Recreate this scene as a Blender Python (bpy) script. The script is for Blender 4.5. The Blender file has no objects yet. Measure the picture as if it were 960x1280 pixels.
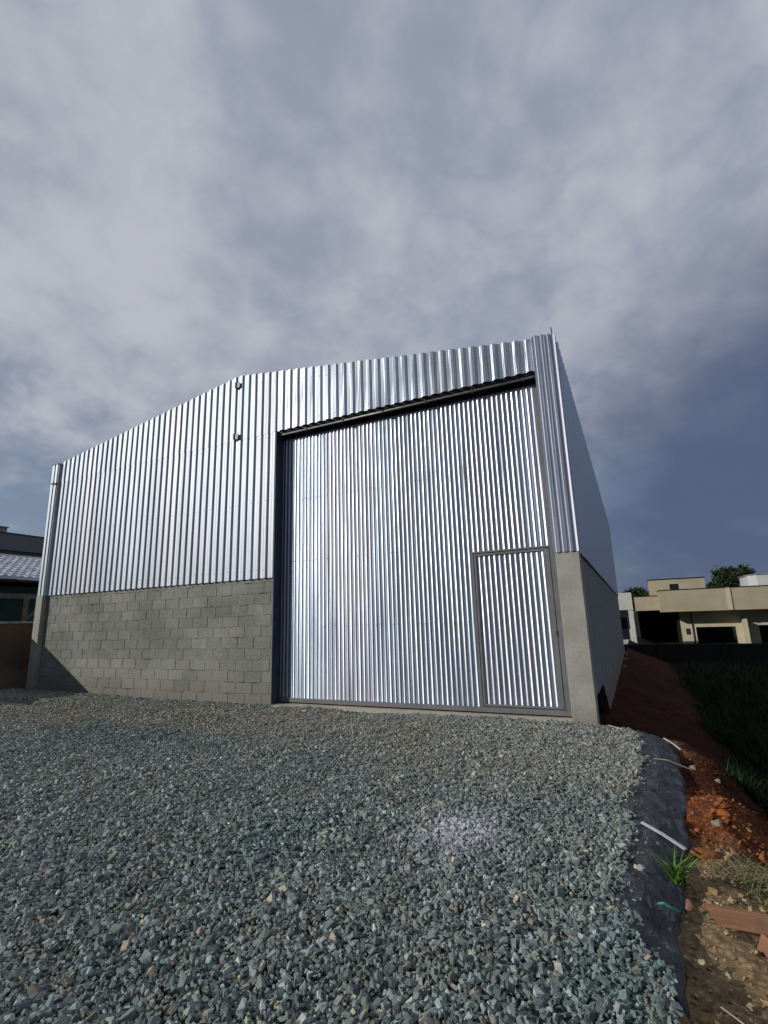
import bpy, bmesh, math, random
import numpy as np
from mathutils import Vector, Matrix, noise as mnoise

R = math.radians
random.seed(7)
rng = np.random.default_rng(11)
scene = bpy.context.scene
COL = scene.collection

# ------------------------------------------------------------------ helpers
def sm(a, b, x):
    t = np.clip((np.asarray(x, float) - a) / (b - a), 0, 1)
    return t * t * (3 - 2 * t)

def tag(o, label=None, cat=None, group=None, kind=None):
    if label: o['label'] = label
    if cat: o['category'] = cat
    if group: o['group'] = group
    if kind: o['kind'] = kind
    return o

def empty(name, loc=(0, 0, 0), rz=0):
    o = bpy.data.objects.new(name, None)
    o.location = loc
    o.rotation_euler = (0, 0, rz)
    o.empty_display_size = .2
    COL.objects.link(o)
    return o

class MB:
    def __init__(s):
        s.v = []; s.f = []; s.mi = []; s.col = []
    def quad(s, a, b, c, d, m=0, col=None):
        i = len(s.v); s.v += [tuple(a), tuple(b), tuple(c), tuple(d)]
        s.f.append((i, i + 1, i + 2, i + 3)); s.mi.append(m)
        if col is not None: s.col += [col] * 4
    def poly(s, pts, m=0):
        i = len(s.v); s.v += [tuple(p) for p in pts]
        s.f.append(tuple(range(i, i + len(pts)))); s.mi.append(m)
    def box(s, x0, x1, y0, y1, z0, z1, m=0, col=None):
        i = len(s.v)
        s.v += [(x0, y0, z0), (x1, y0, z0), (x1, y1, z0), (x0, y1, z0),
                (x0, y0, z1), (x1, y0, z1), (x1, y1, z1), (x0, y1, z1)]
        for f in ((0, 3, 2, 1), (4, 5, 6, 7), (0, 1, 5, 4), (1, 2, 6, 5), (2, 3, 7, 6), (3, 0, 4, 7)):
            s.f.append(tuple(i + k for k in f)); s.mi.append(m)
        if col is not None: s.col += [col] * 8
    def prism(s, prof, axis, a0, a1, m=0):
        """prof: 2D outline; axis 0: profile in (y,z) swept along x; 1: (x,z) along y; 2: (x,y) along z"""
        def P(p, a):
            if axis == 0: return (a, p[0], p[1])
            if axis == 1: return (p[0], a, p[1])
            return (p[0], p[1], a)
        n = len(prof); i = len(s.v)
        s.v += [P(p, a0) for p in prof] + [P(p, a1) for p in prof]
        for k in range(n):
            j = (k + 1) % n
            s.f.append((i + k, i + j, i + n + j, i + n + k)); s.mi.append(m)
        s.f.append(tuple(i + k for k in reversed(range(n)))); s.mi.append(m)
        s.f.append(tuple(i + n + k for k in range(n))); s.mi.append(m)
    def tube(s, pts, rad, n=8, m=0):
        pts = [Vector(p) for p in pts]
        rads = rad if isinstance(rad, (list, tuple)) else [rad] * len(pts)
        rings = []
        for k, p in enumerate(pts):
            d = (pts[min(k + 1, len(pts) - 1)] - pts[max(k - 1, 0)]).normalized()
            u = d.orthogonal().normalized() if abs(d.z) > .9 else d.cross(Vector((0, 0, 1))).normalized()
            w = d.cross(u)
            i = len(s.v)
            for q in range(n):
                a = 2 * math.pi * q / n
                s.v.append(tuple(p + (u * math.cos(a) + w * math.sin(a)) * rads[k]))
            rings.append(i)
        for a, b in zip(rings, rings[1:]):
            for q in range(n):
                r = (q + 1) % n
                s.f.append((a + q, a + r, b + r, b + q)); s.mi.append(m)
        s.f.append(tuple(rings[0] + q for q in reversed(range(n)))); s.mi.append(m)
        s.f.append(tuple(rings[-1] + q for q in range(n))); s.mi.append(m)
    def build(s, name, mats, parent=None, smooth=False, bevel=0, fixn=True):
        me = bpy.data.meshes.new(name)
        me.from_pydata(s.v, [], s.f)
        if not isinstance(mats, (list, tuple)): mats = [mats]
        for m in mats: me.materials.append(m)
        me.polygons.foreach_set('material_index', s.mi)
        if s.col:
            at = me.color_attributes.new('tone', 'FLOAT_COLOR', 'POINT')
            at.data.foreach_set('color', np.array(s.col, 'f').ravel())
        if smooth: me.polygons.foreach_set('use_smooth', [True] * len(s.f))
        if fixn:
            bm = bmesh.new(); bm.from_mesh(me)
            bmesh.ops.recalc_face_normals(bm, faces=bm.faces); bm.to_mesh(me); bm.free()
        me.update()
        o = bpy.data.objects.new(name, me)
        COL.objects.link(o)
        if parent: o.parent = parent
        if bevel:
            b = o.modifiers.new('bevel', 'BEVEL'); b.width = bevel; b.segments = 2; b.limit_method = 'ANGLE'
        return o

# ------------------------------------------------------------------ materials
class NT:
    def __init__(s, tree): s.t = tree; s.n = tree.nodes; s.l = tree.links
    def node(s, typ, **kw):
        n = s.n.new(typ)
        for k, v in kw.items(): setattr(n, k, v)
        return n
    def put(s, sock, v):
        if isinstance(v, bpy.types.NodeSocket): s.l.new(v, sock)
        elif v is not None:
            if isinstance(v, (tuple, list)) and len(v) == 3 and sock.type == 'RGBA': v = (*v, 1)
            sock.default_value = v
    def math(s, op, a, b=None, c=None, clamp=False):
        n = s.node('ShaderNodeMath', operation=op, use_clamp=clamp)
        for k, v in enumerate((a, b, c)):
            if v is not None: s.put(n.inputs[k], v)
        return n.outputs[0]
    def vmath(s, op, a, b=None):
        n = s.node('ShaderNodeVectorMath', operation=op)
        s.put(n.inputs[0], a)
        if b is not None: s.put(n.inputs[1], b)
        return n.outputs['Value'] if op == 'DOT_PRODUCT' else n.outputs[0]
    def ramp(s, x, a, b, lo=0, hi=1):
        n = s.node('ShaderNodeMapRange', interpolation_type='SMOOTHSTEP')
        s.put(n.inputs[0], x)
        for k, v in zip((1, 2, 3, 4), (a, b, lo, hi)): n.inputs[k].default_value = v
        return n.outputs[0]
    def mix(s, f, a, b, blend='MIX'):
        n = s.node('ShaderNodeMix', data_type='RGBA', blend_type=blend)
        s.put(n.inputs[0], f); s.put(n.inputs[6], a); s.put(n.inputs[7], b)
        return n.outputs[2]
    def noise(s, vec, scale, detail=4, rough=.55, dist=0):
        n = s.node('ShaderNodeTexNoise')
        if vec is not None: s.l.new(vec, n.inputs['Vector'])
        n.inputs['Scale'].default_value = scale; n.inputs['Detail'].default_value = detail
        n.inputs['Roughness'].default_value = rough; n.inputs['Distortion'].default_value = dist
        return n.outputs['Fac']
    def voro(s, vec, scale, out='Distance', feature='F1'):
        n = s.node('ShaderNodeTexVoronoi', feature=feature)
        if vec is not None: s.l.new(vec, n.inputs['Vector'])
        n.inputs['Scale'].default_value = scale
        return n.outputs[out]
    def scaled(s, vec, sc):
        n = s.node('ShaderNodeMapping'); s.l.new(vec, n.inputs[0]); n.inputs['Scale'].default_value = sc
        return n.outputs[0]

def mat(name, build):
    m = bpy.data.materials.new(name); m.use_nodes = True
    t = NT(m.node_tree); bs = m.node_tree.nodes['Principled BSDF']
    build(t, bs)
    return m

def objco(t): return t.node('ShaderNodeTexCoord').outputs['Object']
def bump(t, bs, h, strength=.4, dist=.01):
    n = t.node('ShaderNodeBump'); t.l.new(h, n.inputs['Height'])
    n.inputs['Strength'].default_value = strength; n.inputs['Distance'].default_value = dist
    t.l.new(n.outputs[0], bs.inputs['Normal'])

def plain(name, col, rough=.7, metallic=0, var=.25, scale=6, bmp=.15, bscale=60):
    def b(t, bs):
        c = objco(t)
        n = t.noise(c, scale, 6, .6)
        f = t.ramp(n, .3, .7, 1 - var, 1 + var)
        t.put(bs.inputs['Base Color'], t.mix(1, (*col, 1), t.node('ShaderNodeCombineColor').outputs[0], 'MIX') if False else
              t.vmath('MULTIPLY', (*col,), t_comb(t, f)))
        bs.inputs['Roughness'].default_value = rough; bs.inputs['Metallic'].default_value = metallic
        if bmp: bump(t, bs, t.noise(c, bscale, 4), bmp, .01)
    return mat(name, b)
def t_comb(t, f):
    n = t.node('ShaderNodeCombineXYZ')
    for k in range(3): t.l.new(f, n.inputs[k])
    return n.outputs[0]

def galv(name, base=(.74, .78, .84), rough=.3, wav=.12, pvar=.08, panel=.9, aniso=0):
    def b(t, bs):
        c = objco(t)
        # sheets differ slightly from one to the next and carry faint vertical rolling marks
        s = t.scaled(c, (1 / panel, 1 / panel, .0))
        pan = t.voro(t.scaled(c, (1 / panel, 0, 0)), 1.0, 'Color')
        pn = t.node('ShaderNodeSeparateColor'); t.l.new(pan, pn.inputs[0])
        blot = t.noise(t.scaled(c, (3, 3, .5)), 1.5, 5, .6)
        streak = t.noise(t.scaled(c, (22, 22, .35)), 1.0, 3, .6)
        f = t.math('MULTIPLY', t.ramp(pn.outputs[0], 0, 1, 1 - pvar, 1 + pvar * .6), t.ramp(blot, .25, .75, .9, 1.05))
        spang = t.voro(t.scaled(c, (60, 60, 60)), 1.0, 'Color')
        sp = t.node('ShaderNodeSeparateColor'); t.l.new(spang, sp.inputs[0])
        f = t.math('MULTIPLY', f, t.ramp(sp.outputs[1], 0, 1, .965, 1.03))
        tint = t.mix(t.ramp(pn.outputs[1], .2, .8), (base[0] * 1.02, base[1] * .985, base[2] * 1.0, 1), (base[0] * .97, base[1] * 1.0, base[2] * 1.02, 1))
        t.put(bs.inputs['Base Color'], t.vmath('MULTIPLY', tint, t_comb(t, f)))
        bs.inputs['Metallic'].default_value = 1
        if aniso:
            bs.inputs['Anisotropic'].default_value = aniso
            up = t.node('ShaderNodeCombineXYZ'); up.inputs[2].default_value = 1
            t.l.new(up.outputs[0], bs.inputs['Tangent'])
        t.put(bs.inputs['Roughness'], t.math('ADD', t.math('MULTIPLY', streak, .12), t.math('ADD', t.math('MULTIPLY', blot, .1), rough - .11)))
        h = t.math('ADD', t.noise(t.scaled(c, (2.2, 2.2, .9)), 1.0, 2), t.math('MULTIPLY', t.noise(t.scaled(c, (9, 9, 2.5)), 1.0, 2), .25))
        bump(t, bs, h, wav, .05)
    return mat(name, b)

M = {}
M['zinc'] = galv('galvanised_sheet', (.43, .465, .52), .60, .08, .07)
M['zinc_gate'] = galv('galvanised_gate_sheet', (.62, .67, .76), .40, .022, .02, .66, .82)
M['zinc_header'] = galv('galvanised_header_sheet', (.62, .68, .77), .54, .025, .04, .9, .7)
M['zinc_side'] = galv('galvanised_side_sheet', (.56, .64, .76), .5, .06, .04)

def block_mat(t, bs):
    c = objco(t)
    a = t.node('ShaderNodeAttribute', attribute_name='tone').outputs['Color']
    big = t.noise(c, 1.1, 5, .6)
    fine = t.noise(c, 26, 6, .7)
    f = t.math('MULTIPLY', t.ramp(big, .3, .7, .8, 1.15), t.ramp(fine, .25, .75, .78, 1.2))
    col = t.vmath('MULTIPLY', a, t_comb(t, f))
    # splashed brown dirt near the ground, weaker upward with a ragged edge
    z = t.node('ShaderNodeSeparateXYZ'); t.l.new(c, z.inputs[0])
    st = t.ramp(t.math('ADD', z.outputs[2], t.math('MULTIPLY', t.noise(c, 2.2, 5, .65), -1.1)), -.55, .05, .5, 0)
    col = t.mix(st, col, (.23, .185, .135, 1))
    ef = t.ramp(t.noise(t.scaled(c, (.8, .8, 2.2)), 3.0, 6, .7), .62, .74, 0, .3)
    col = t.mix(ef, col, (.42, .42, .4, 1))
    t.put(bs.inputs['Base Color'], col); bs.inputs['Roughness'].default_value = .95
    bs.inputs['Specular IOR Level'].default_value = .2
    bump(t, bs, t.math('ADD', t.noise(c, 90, 4, .7), t.math('MULTIPLY', t.voro(c, 130), .5)), .55, .004)
M['block'] = mat('concrete_block', block_mat)

def concrete(name, col, stain=(.25, .2, .14), rough=.9, bot=0.0):
    def b(t, bs):
        c = objco(t)
        n1 = t.noise(c, 2.3, 6, .6); n2 = t.noise(c, 30, 5, .65)
        f = t.math('MULTIPLY', t.ramp(n1, .28, .72, .82, 1.12), t.ramp(n2, .25, .75, .88, 1.1))
        cc = t.vmath('MULTIPLY', col, t_comb(t, f))
        z = t.node('ShaderNodeSeparateXYZ'); t.l.new(c, z.inputs[0])
        st = t.ramp(t.math('ADD', z.outputs[2], t.math('MULTIPLY', t.noise(c, 5, 5, .65), -.6)), -.35 + bot, .0 + bot, .7, 0)
        cc = t.mix(st, cc, (*stain, 1))
        dk = t.ramp(t.noise(t.scaled(c, (1, 1, .25)), 7, 5, .7), .62, .72, 0, .35)
        cc = t.mix(dk, cc, (col[0] * .55, col[1] * .55, col[2] * .55, 1))
        hole = t.ramp(t.math('ADD', t.voro(c, 11), t.math('MULTIPLY', n1, .12)), .09, .15, .5, 0)
        cc = t.mix(hole, cc, (col[0] * .4, col[1] * .4, col[2] * .4, 1))
        t.put(bs.inputs['Base Color'], cc); bs.inputs['Roughness'].default_value = rough
        bs.inputs['Specular IOR Level'].default_value = .25
        bump(t, bs, t.noise(c, 45, 6, .7), .35, .006)
    return mat(name, b)
M['column'] = concrete('smooth_concrete', (.41, .40, .365))
M['render'] = concrete('cement_render', (.26, .27, .285))
M['sill'] = concrete('sill_concrete', (.55, .49, .39), bot=-.5)
M['grey_paint'] = plain('grey_gate_paint', (.17, .17, .185), .45, 0, .12, 5, .05)
M['jamb'] = plain('navy_steel', (.035, .045, .075), .45, 0, .2)
M['dark_steel'] = plain('dark_steel', (.03, .03, .033), .5, 0, .3)
M['rail_pipe'] = plain('rail_steel', (.42, .42, .43), .45, .3, .2)
M['rust'] = plain('rusty_rebar', (.13, .08, .06), .8, .2, .3, 40)
M['tile'] = plain('grey_roof_tile', (.58, .57, .63), .75, 0, .25, 3)
M['timber'] = plain('weathered_timber', (.16, .13, .095), .8, 0, .25, 8)
M['soffit'] = plain('soffit_eave_shade', (.035, .03, .026), .85)  # soffit coloured near-black for the shade under the eave
M['green'] = plain('green_paint', (.018, .11, .085), .5, 0, .2)
M['dark_wall'] = concrete('weathered_boundary_wall', (.14, .10, .07), bot=.4)
M['coping'] = plain('pale_coping', (.42, .42, .36), .8)
M['grey_render'] = plain('grey_render', (.17, .17, .18), .9, 0, .1, 1)
M['grey_render_light'] = plain('light_grey_render', (.24, .25, .27), .9, 0, .1, 1)
M['beige'] = plain('beige_render', (.43, .375, .265), .9, 0, .1, .8)
M['beige_light'] = plain('pale_beige_render', (.58, .53, .385), .9, 0, .08, .8)
M['white'] = plain('white_render', (.58, .58, .56), .85, 0, .08, .8)
M['opening_shade'] = plain('painted_interior_shade', (.012, .012, .014), .6, 0, .2)  # near-black colour stands in for shade inside the openings
M['glass'] = plain('dark_glass', (.02, .02, .025), .12, 0, .1, 4, 0)
M['black'] = plain('black_metal', (.015, .015, .016), .5)
M['lot_wall'] = concrete('old_lot_wall', (.04, .042, .038), stain=(.03, .025, .02))
M['bracket'] = plain('dull_bracket_steel', (.04, .042, .055), .95, 0, .2)
M['bracket'].node_tree.nodes['Principled BSDF'].inputs['Specular IOR Level'].default_value = .08
M['bark'] = plain('bark', (.06, .045, .03), .9)
M['white_plastic'] = plain('white_strap', (.62, .62, .66), .4, 0, .12, 12)
M['straw'] = plain('straw', (.42, .36, .25), .8, 0, .2, 20)
M['twine'] = plain('green_twine', (.04, .32, .25), .6, 0, .2, 20)
M['yellow'] = plain('yellow_leaf', (.35, .38, .03), .6)

def leafmat(name, a, b_, trans=.25):
    def b(t, bs):
        rnd = t.node('ShaderNodeNewGeometry').outputs['Random Per Island']
        t.put(bs.inputs['Base Color'], t.mix(rnd, (*a, 1), (*b_, 1)))
        bs.inputs['Roughness'].default_value = .55
        bs.inputs['Specular IOR Level'].default_value = .25
    return mat(name, b)
M['leaf'] = leafmat('tree_leaves', (.022, .042, .014), (.05, .08, .025))
M['grass'] = leafmat('lot_grass', (.010, .024, .006), (.026, .052, .012))
M['tuft'] = leafmat('fresh_grass', (.06, .15, .025), (.14, .26, .05))
M['dry'] = leafmat('dry_grass', (.16, .17, .075), (.30, .27, .14))

def wood(t, bs):
    c = objco(t)
    g = t.noise(t.scaled(c, (2, 26, 26)), 1.5, 5, .6, .6)
    col = t.mix(t.ramp(g, .3, .7), (.22, .105, .055, 1), (.34, .175, .095, 1))
    d = t.ramp(t.noise(c, 9, 5, .7), .5, .7, 0, .6)
    col = t.mix(d, col, (.17, .10, .06, 1))
    t.put(bs.inputs['Base Color'], col); bs.inputs['Roughness'].default_value = .85
    bump(t, bs, g, .4, .004)
M['wood'] = mat('orange_formwork_timber', wood)

def stone(t, bs):
    a = t.node('ShaderNodeAttribute', attribute_name='tone').outputs['Color']
    c = objco(t)
    n = t.noise(c, 55, 4, .65)
    t.put(bs.inputs['Base Color'], t.vmath('MULTIPLY', a, t_comb(t, t.ramp(n, .25, .75, .72, 1.25))))
    bs.inputs['Roughness'].default_value = .8; bs.inputs['Specular IOR Level'].default_value = .35
    bump(t, bs, t.noise(c, 160, 3, .6), .4, .004)
M['stone'] = mat('crushed_stone', stone)
def soilm(t, bs):
    a = t.node('ShaderNodeAttribute', attribute_name='tone').outputs['Color']
    c = objco(t)
    n = t.noise(c, 30, 6, .7)
    t.put(bs.inputs['Base Color'], t.vmath('MULTIPLY', a, t_comb(t, t.ramp(n, .25, .75, .6, 1.35))))
    bs.inputs['Roughness'].default_value = 1; bs.inputs['Specular IOR Level'].default_value = .1
    bump(t, bs, t.noise(c, 70, 6, .75), .8, .012)
M['soil'] = mat('soil_clod', soilm)

def groundm(t, bs):
    a = t.node('ShaderNodeAttribute', attribute_name='tone').outputs['Color']
    c = objco(t)
    n = t.noise(c, 14, 8, .7); v = t.voro(c, 26)
    f = t.math('MULTIPLY', t.ramp(n, .25, .75, .6, 1.3), t.ramp(v, .0, .6, 1.15, .65))
    t.put(bs.inputs['Base Color'], t.vmath('MULTIPLY', a, t_comb(t, f)))
    bs.inputs['Roughness'].default_value = 1; bs.inputs['Specular IOR Level'].default_value = .1
    bump(t, bs, t.math('SUBTRACT', t.noise(c, 24, 7, .7), v), .9, .02)
M['ground'] = mat('yard_ground', groundm)

def membm(t, bs):
    c = objco(t)
    dust = t.ramp(t.noise(t.scaled(c, (1.5, .6, 1)), 6, 6, .7), .45, .75, 0, .55)
    col = t.mix(dust, (.038, .042, .053, 1), (.15, .15, .155, 1))
    t.put(bs.inputs['Base Color'], col)
    t.put(bs.inputs['Roughness'], t.ramp(t.noise(c, 8, 4), .3, .7, .42, .65))
    w = t.node('ShaderNodeTexWave', bands_direction='Y'); t.l.new(c, w.inputs[0]); w.inputs['Scale'].default_value = 90
    cr1 = t.math('ABSOLUTE', t.math('SUBTRACT', t.noise(t.scaled(c, (1.3, .8, 1)), 5, 3, .5, .6), .5))
    cr2 = t.math('ABSOLUTE', t.math('SUBTRACT', t.noise(t.scaled(c, (.8, 1.5, 1)), 9, 3, .5, .8), .5))
    cr = t.math('ADD', t.ramp(cr1, 0, .09, 1, 0), t.math('MULTIPLY', t.ramp(cr2, 0, .07, 1, 0), .3))
    bump(t, bs, t.math('ADD', t.math('MULTIPLY', w.outputs['Fac'], .03), cr), .9, .016)
M['membrane'] = mat('black_plastic_membrane', membm)

# ------------------------------------------------------------------ terrain
EY = np.array([-40, -5.2, -4.64, -4.26, -3.94, -3.48, -3.27, -2.67, -1.97, -.85, -.11, 1])
EX = np.array([.575, .575, .58, .61, .64, .67, .72, .77, .79, .81, .70, .60])
LY = np.array([-40, -5.1, -4.89, -4.84, -4.7, -4.54, -4.35, -3.9, -3.66, -3.4, -2.97, -2.47, -1.54, -.87, -.4, 1])
LX = np.array([.62, .62, .585, .55, .48, .43, .385, .40, .45, .45, .375, .43, .50, .50, .42, .3])

def vnoise(x, y, s, seed=0):
    """cheap smooth value noise, vectorised, about -1..1"""
    x = np.asarray(x, float) * s + 100 + seed * 17.3; y = np.asarray(y, float) * s + 200 + seed * 9.1
    xi = np.floor(x).astype(int); yi = np.floor(y).astype(int)
    fx = x - xi; fy = y - yi; fx = fx * fx * (3 - 2 * fx); fy = fy * fy * (3 - 2 * fy)
    def hsh(a, b):
        n = np.sin(a * 127.1 + b * 311.7 + seed * 74.7) * 43758.5453
        return (n - np.floor(n)) * 2 - 1
    return (hsh(xi, yi) * (1 - fx) + hsh(xi + 1, yi) * fx) * (1 - fy) + (hsh(xi, yi + 1) * (1 - fx) + hsh(xi + 1, yi + 1) * fx) * fy
def fbm(x, y, s, o=4, seed=0):
    return sum(vnoise(x, y, s * 2 ** k, seed + k) * .5 ** k for k in range(o)) / 1.9

def bankd(X, Y):
    d = np.maximum(X - np.interp(Y, EY, EX), (Y + .05 + .38 * np.maximum(X, 0)) * .9)
    return np.where(X <= 0.0, np.where((Y > .28) & (X > -1.5) & (Y < 18.9), .5, -1), d)

def height(X, Y):
    X = np.asarray(X, float); Y = np.asarray(Y, float)
    yard = .012 * vnoise(X, Y, .9) + .008 * vnoise(X, Y, 2.7, 3)
    yard = yard - .06 * np.exp(-((Y + 1.35 + .03 * (X + 5) + .05 * np.sin(X * .9)) / .13) ** 2) * sm(-3.2, -5.5, X) * sm(-13, -11, X)
    yard = yard + .035 * np.exp(-((Y + 1.05 + .03 * (X + 5) + .05 * np.sin(X * .9)) / .12) ** 2) * sm(-3.2, -5.5, X) * sm(-13, -11, X)
    yard = yard + .05 * sm(-8, -12.5, X)
    yard = yard - .07 * sm(-.10, .03, X - np.interp(Y, LY, LX))
    d = bankd(X, Y)
    g = sm(-3.7, -1.6, Y)
    drop = .10 + 1.0 * g
    w = .35 + 1.15 * g
    bank = -.015 - .085 * sm(.28, .02, d) - drop * sm(0, 1, d / w) - .15 * sm(1, 6, d) * g
    lump = fbm(X, Y, 3.4, 6, 5) * (.065 + .05 * np.exp(-((Y + 2.7) / .8) ** 2)) * sm(.0, .25, d) * sm(14, 6, Y)
    bank = bank + lump
    # rubble ridge where the red cut begins
    bank = bank + .16 * np.exp(-((Y + 2.75) / .35) ** 2) * np.exp(-((X - 1.15) / .5) ** 2)
    # berm left along the side wall of the warehouse
    berm = -.36 - .42 * np.maximum(X, 0) - .75 * sm(2.6, 1.8, Y) * sm(.9, .1, X) + .09 * fbm(X, Y, 1.7, 6, 9) + .05 * fbm(X, Y, 6, 3, 19)
    bank = np.where((X > -.5) & (Y > .1), np.maximum(bank, np.where(Y > 0.1, berm, -9)), bank)
    h = np.where(d > 0, bank, yard)
    # far land sinks gently to the lot level everywhere behind the buildings
    h = np.where((X <= 0) & (Y > 19.5), -1.25 * sm(19.5, 22, Y), h)
    return h

def zone_color(X, Y, H):
    d = bankd(X, Y)
    base = np.stack([.155 + 0 * X, .175 + 0 * X, .168 + 0 * X], -1)
    n = fbm(X, Y, 1.1, 4, 21)[..., None]
    red = np.array([.085, .028, .016]) * (1 + .35 * n)
    sand = np.array([.36, .25, .14]) * (1 + .3 * n)
    redl = np.array([.235, .08, .033]) * (1 + .4 * n)
    grass = np.array([.010, .017, .006]) * (1 + .3 * n)
    s = sm(-3.0, -3.5, Y + .25 * fbm(X, Y, 2.2, 3, 31))[..., None]
    q = sm(-1.6, -2.3, Y + .3 * fbm(X, Y, 2.0, 3, 33))[..., None]
    soil = red * (1 - q) + redl * q
    soil = soil * (1 - s) + sand * s
    gm = (sm(1.35, 1.9, X - .02 * Y + .35 * fbm(X, Y, 1.0, 3, 41)) * sm(-2.0, -1.0, Y))[..., None]
    soil = soil * (1 - gm) + grass * gm
    # orange soil along the top of the cut, paled as if sunlit
    lit_rim = (np.exp(-((d - .10) / .07) ** 2) * sm(-1.1, -.6, Y) * sm(.45, .75, X) * sm(1.25, .95, X))[..., None]
    soil = soil * (1 - lit_rim) + np.array([.30, .14, .075]) * lit_rim
    k = ((d > 0) | ((d > -.10) & (X > .45) & (Y < -.3)))[..., None]
    c = np.where(k, soil, base)
    far = (((X <= 0) & (Y > 19)) | (X < -13.4) | (Y > 24.1))[..., None]
    return np.where(far, np.array([.03, .035, .02]) * (1 + .3 * n), c)

def axis(segs):
    out = []
    for a, b, n in segs: out += list(np.linspace(a, b, n, endpoint=False))
    return np.array(out + [segs[-1][1]])
gx = axis([(-1500, -200, 6), (-200, -30, 10), (-30, -12, 20), (-12, -.6, 110), (-.6, 2.6, 150), (2.6, 14, 60), (14, 60, 24), (60, 300, 10), (300, 1500, 5)])
gy = axis([(-1500, -100, 6), (-100, -9, 16), (-9, -5.4, 30), (-5.4, .6, 210), (.6, 8, 90), (8, 30, 60), (30, 100, 24), (100, 400, 8), (400, 2500, 5)])
GX, GY = np.meshgrid(gx, gy)
GZ = height(GX, GY)
GC = zone_color(GX, GY, GZ)
nx, ny = len(gx), len(gy)
me = bpy.data.meshes.new('ground')
idx = np.arange(nx * ny).reshape(ny, nx)
quads = np.stack([idx[:-1, :-1], idx[:-1, 1:], idx[1:, 1:], idx[1:, :-1]], -1).reshape(-1, 4)
me.from_pydata(np.stack([GX, GY, GZ], -1).reshape(-1, 3).tolist(), [], quads.tolist())
at = me.color_attributes.new('tone', 'FLOAT_COLOR', 'POINT')
at.data.foreach_set('color', np.concatenate([GC, np.ones(GC.shape[:2] + (1,))], -1).astype('f').ravel())
me.polygons.foreach_set('use_smooth', [True] * len(me.polygons))
me.materials.append(M['ground'])
ground = bpy.data.objects.new('ground', me); COL.objects.link(ground)
tag(ground, kind='structure')

# ------------------------------------------------------------------ merged stone scatter
def hull_template(npts, flat=.7, seed=0, jitter=.25):
    r = random.Random(seed)
    bm = bmesh.new()
    for _ in range(npts):
        v = Vector((r.gauss(0, 1), r.gauss(0, 1), r.gauss(0, 1))).normalized() * (1 - jitter * r.random())
        bm.verts.new((v.x, v.y * r.uniform(.7, .9), v.z * flat))
    res = bmesh.ops.convex_hull(bm, input=bm.verts)
    junk = [e for e in res['geom_interior'] if isinstance(e, bmesh.types.BMVert)]
    bmesh.ops.delete(bm, geom=junk, context='VERTS')
    bmesh.ops.triangulate(bm, faces=bm.faces)
    bm.verts.index_update()
    vs = np.array([v.co[:] for v in bm.verts]); fs = np.array([[v.index for v in f.verts] for f in bm.faces])
    bm.free()
    return vs, fs

def chip_template(seed):
    r = random.Random(900 + seed); bm = bmesh.new()
    a, b, c_ = r.uniform(1, 1.25), r.uniform(.55, .85), r.uniform(.34, .62)
    for sx_ in (-1, 1):
        for sy_ in (-1, 1):
            for sz_ in (-1, 1):
                bm.verts.new((sx_ * a * r.uniform(.42, .95), sy_ * b * r.uniform(.45, 1), sz_ * c_ * r.uniform(.5, 1)))
    res = bmesh.ops.convex_hull(bm, input=bm.verts)
    junk = [e for e in res['geom_interior'] if isinstance(e, bmesh.types.BMVert)]
    bmesh.ops.delete(bm, geom=junk, context='VERTS')
    bmesh.ops.triangulate(bm, faces=bm.faces); bm.verts.index_update()
    vs = np.array([v.co[:] for v in bm.verts]); fs = np.array([[v.index for v in f.verts] for f in bm.faces])
    bm.free(); return vs, fs

def rand_rot(n, tilt=1.0):
    q = rng.normal(size=(n, 4)); q[:, 1:3] *= tilt
    q /= np.linalg.norm(q, axis=1, keepdims=True)
    w, x, y, z = q.T
    return np.stack([np.stack([1 - 2 * (y * y + z * z), 2 * (x * y - z * w), 2 * (x * z + y * w)], -1),
                     np.stack([2 * (x * y + z * w), 1 - 2 * (x * x + z * z), 2 * (y * z - x * w)], -1),
                     np.stack([2 * (x * z - y * w), 2 * (y * z + x * w), 1 - 2 * (x * x + y * y)], -1)], -2)

def scatter_mesh(name, pos, size, color, templates, material, tilt=.45, squash=None):
    n = len(pos); which = rng.integers(0, len(templates), n)
    rot = rand_rot(n, tilt)
    sc = size[:, None] * rng.uniform(.75, 1.15, (n, 3))
    V, F, C = [], [], []; off = 0
    for k, (tv, tf) in enumerate(templates):
        sel = np.where(which == k)[0]
        if not len(sel): continue
        v = tv[None] * sc[sel][:, None, :]
        v = np.einsum('nij,nvj->nvi', rot[sel], v) + pos[sel][:, None, :]
        m = len(tv)
        V.append(v.reshape(-1, 3)); C.append(np.repeat(color[sel], m, axis=0))
        F.append((tf[None] + (np.arange(len(sel)) * m + off)[:, None, None]).reshape(-1, 3)); off += m * len(sel)
    V = np.concatenate(V); F = np.concatenate(F); C = np.concatenate(C)
    me = bpy.data.meshes.new(name)
    me.vertices.add(len(V)); me.vertices.foreach_set('co', V.astype('f').ravel())
    me.loops.add(F.size); me.loops.foreach_set('vertex_index', F.astype('i').ravel())
    me.polygons.add(len(F))
    me.polygons.foreach_set('loop_start', np.arange(0, F.size, 3, dtype='i'))
    me.polygons.foreach_set('use_smooth', np.zeros(len(F), bool))
    at = me.color_attributes.new('tone', 'FLOAT_COLOR', 'POINT')
    at.data.foreach_set('color', np.concatenate([C, np.ones((len(C), 1))], 1).astype('f').ravel())
    me.materials.append(material); me.update(calc_edges=True); me.validate()
    o = bpy.data.objects.new(name, me); COL.objects.link(o)
    return o

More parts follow.
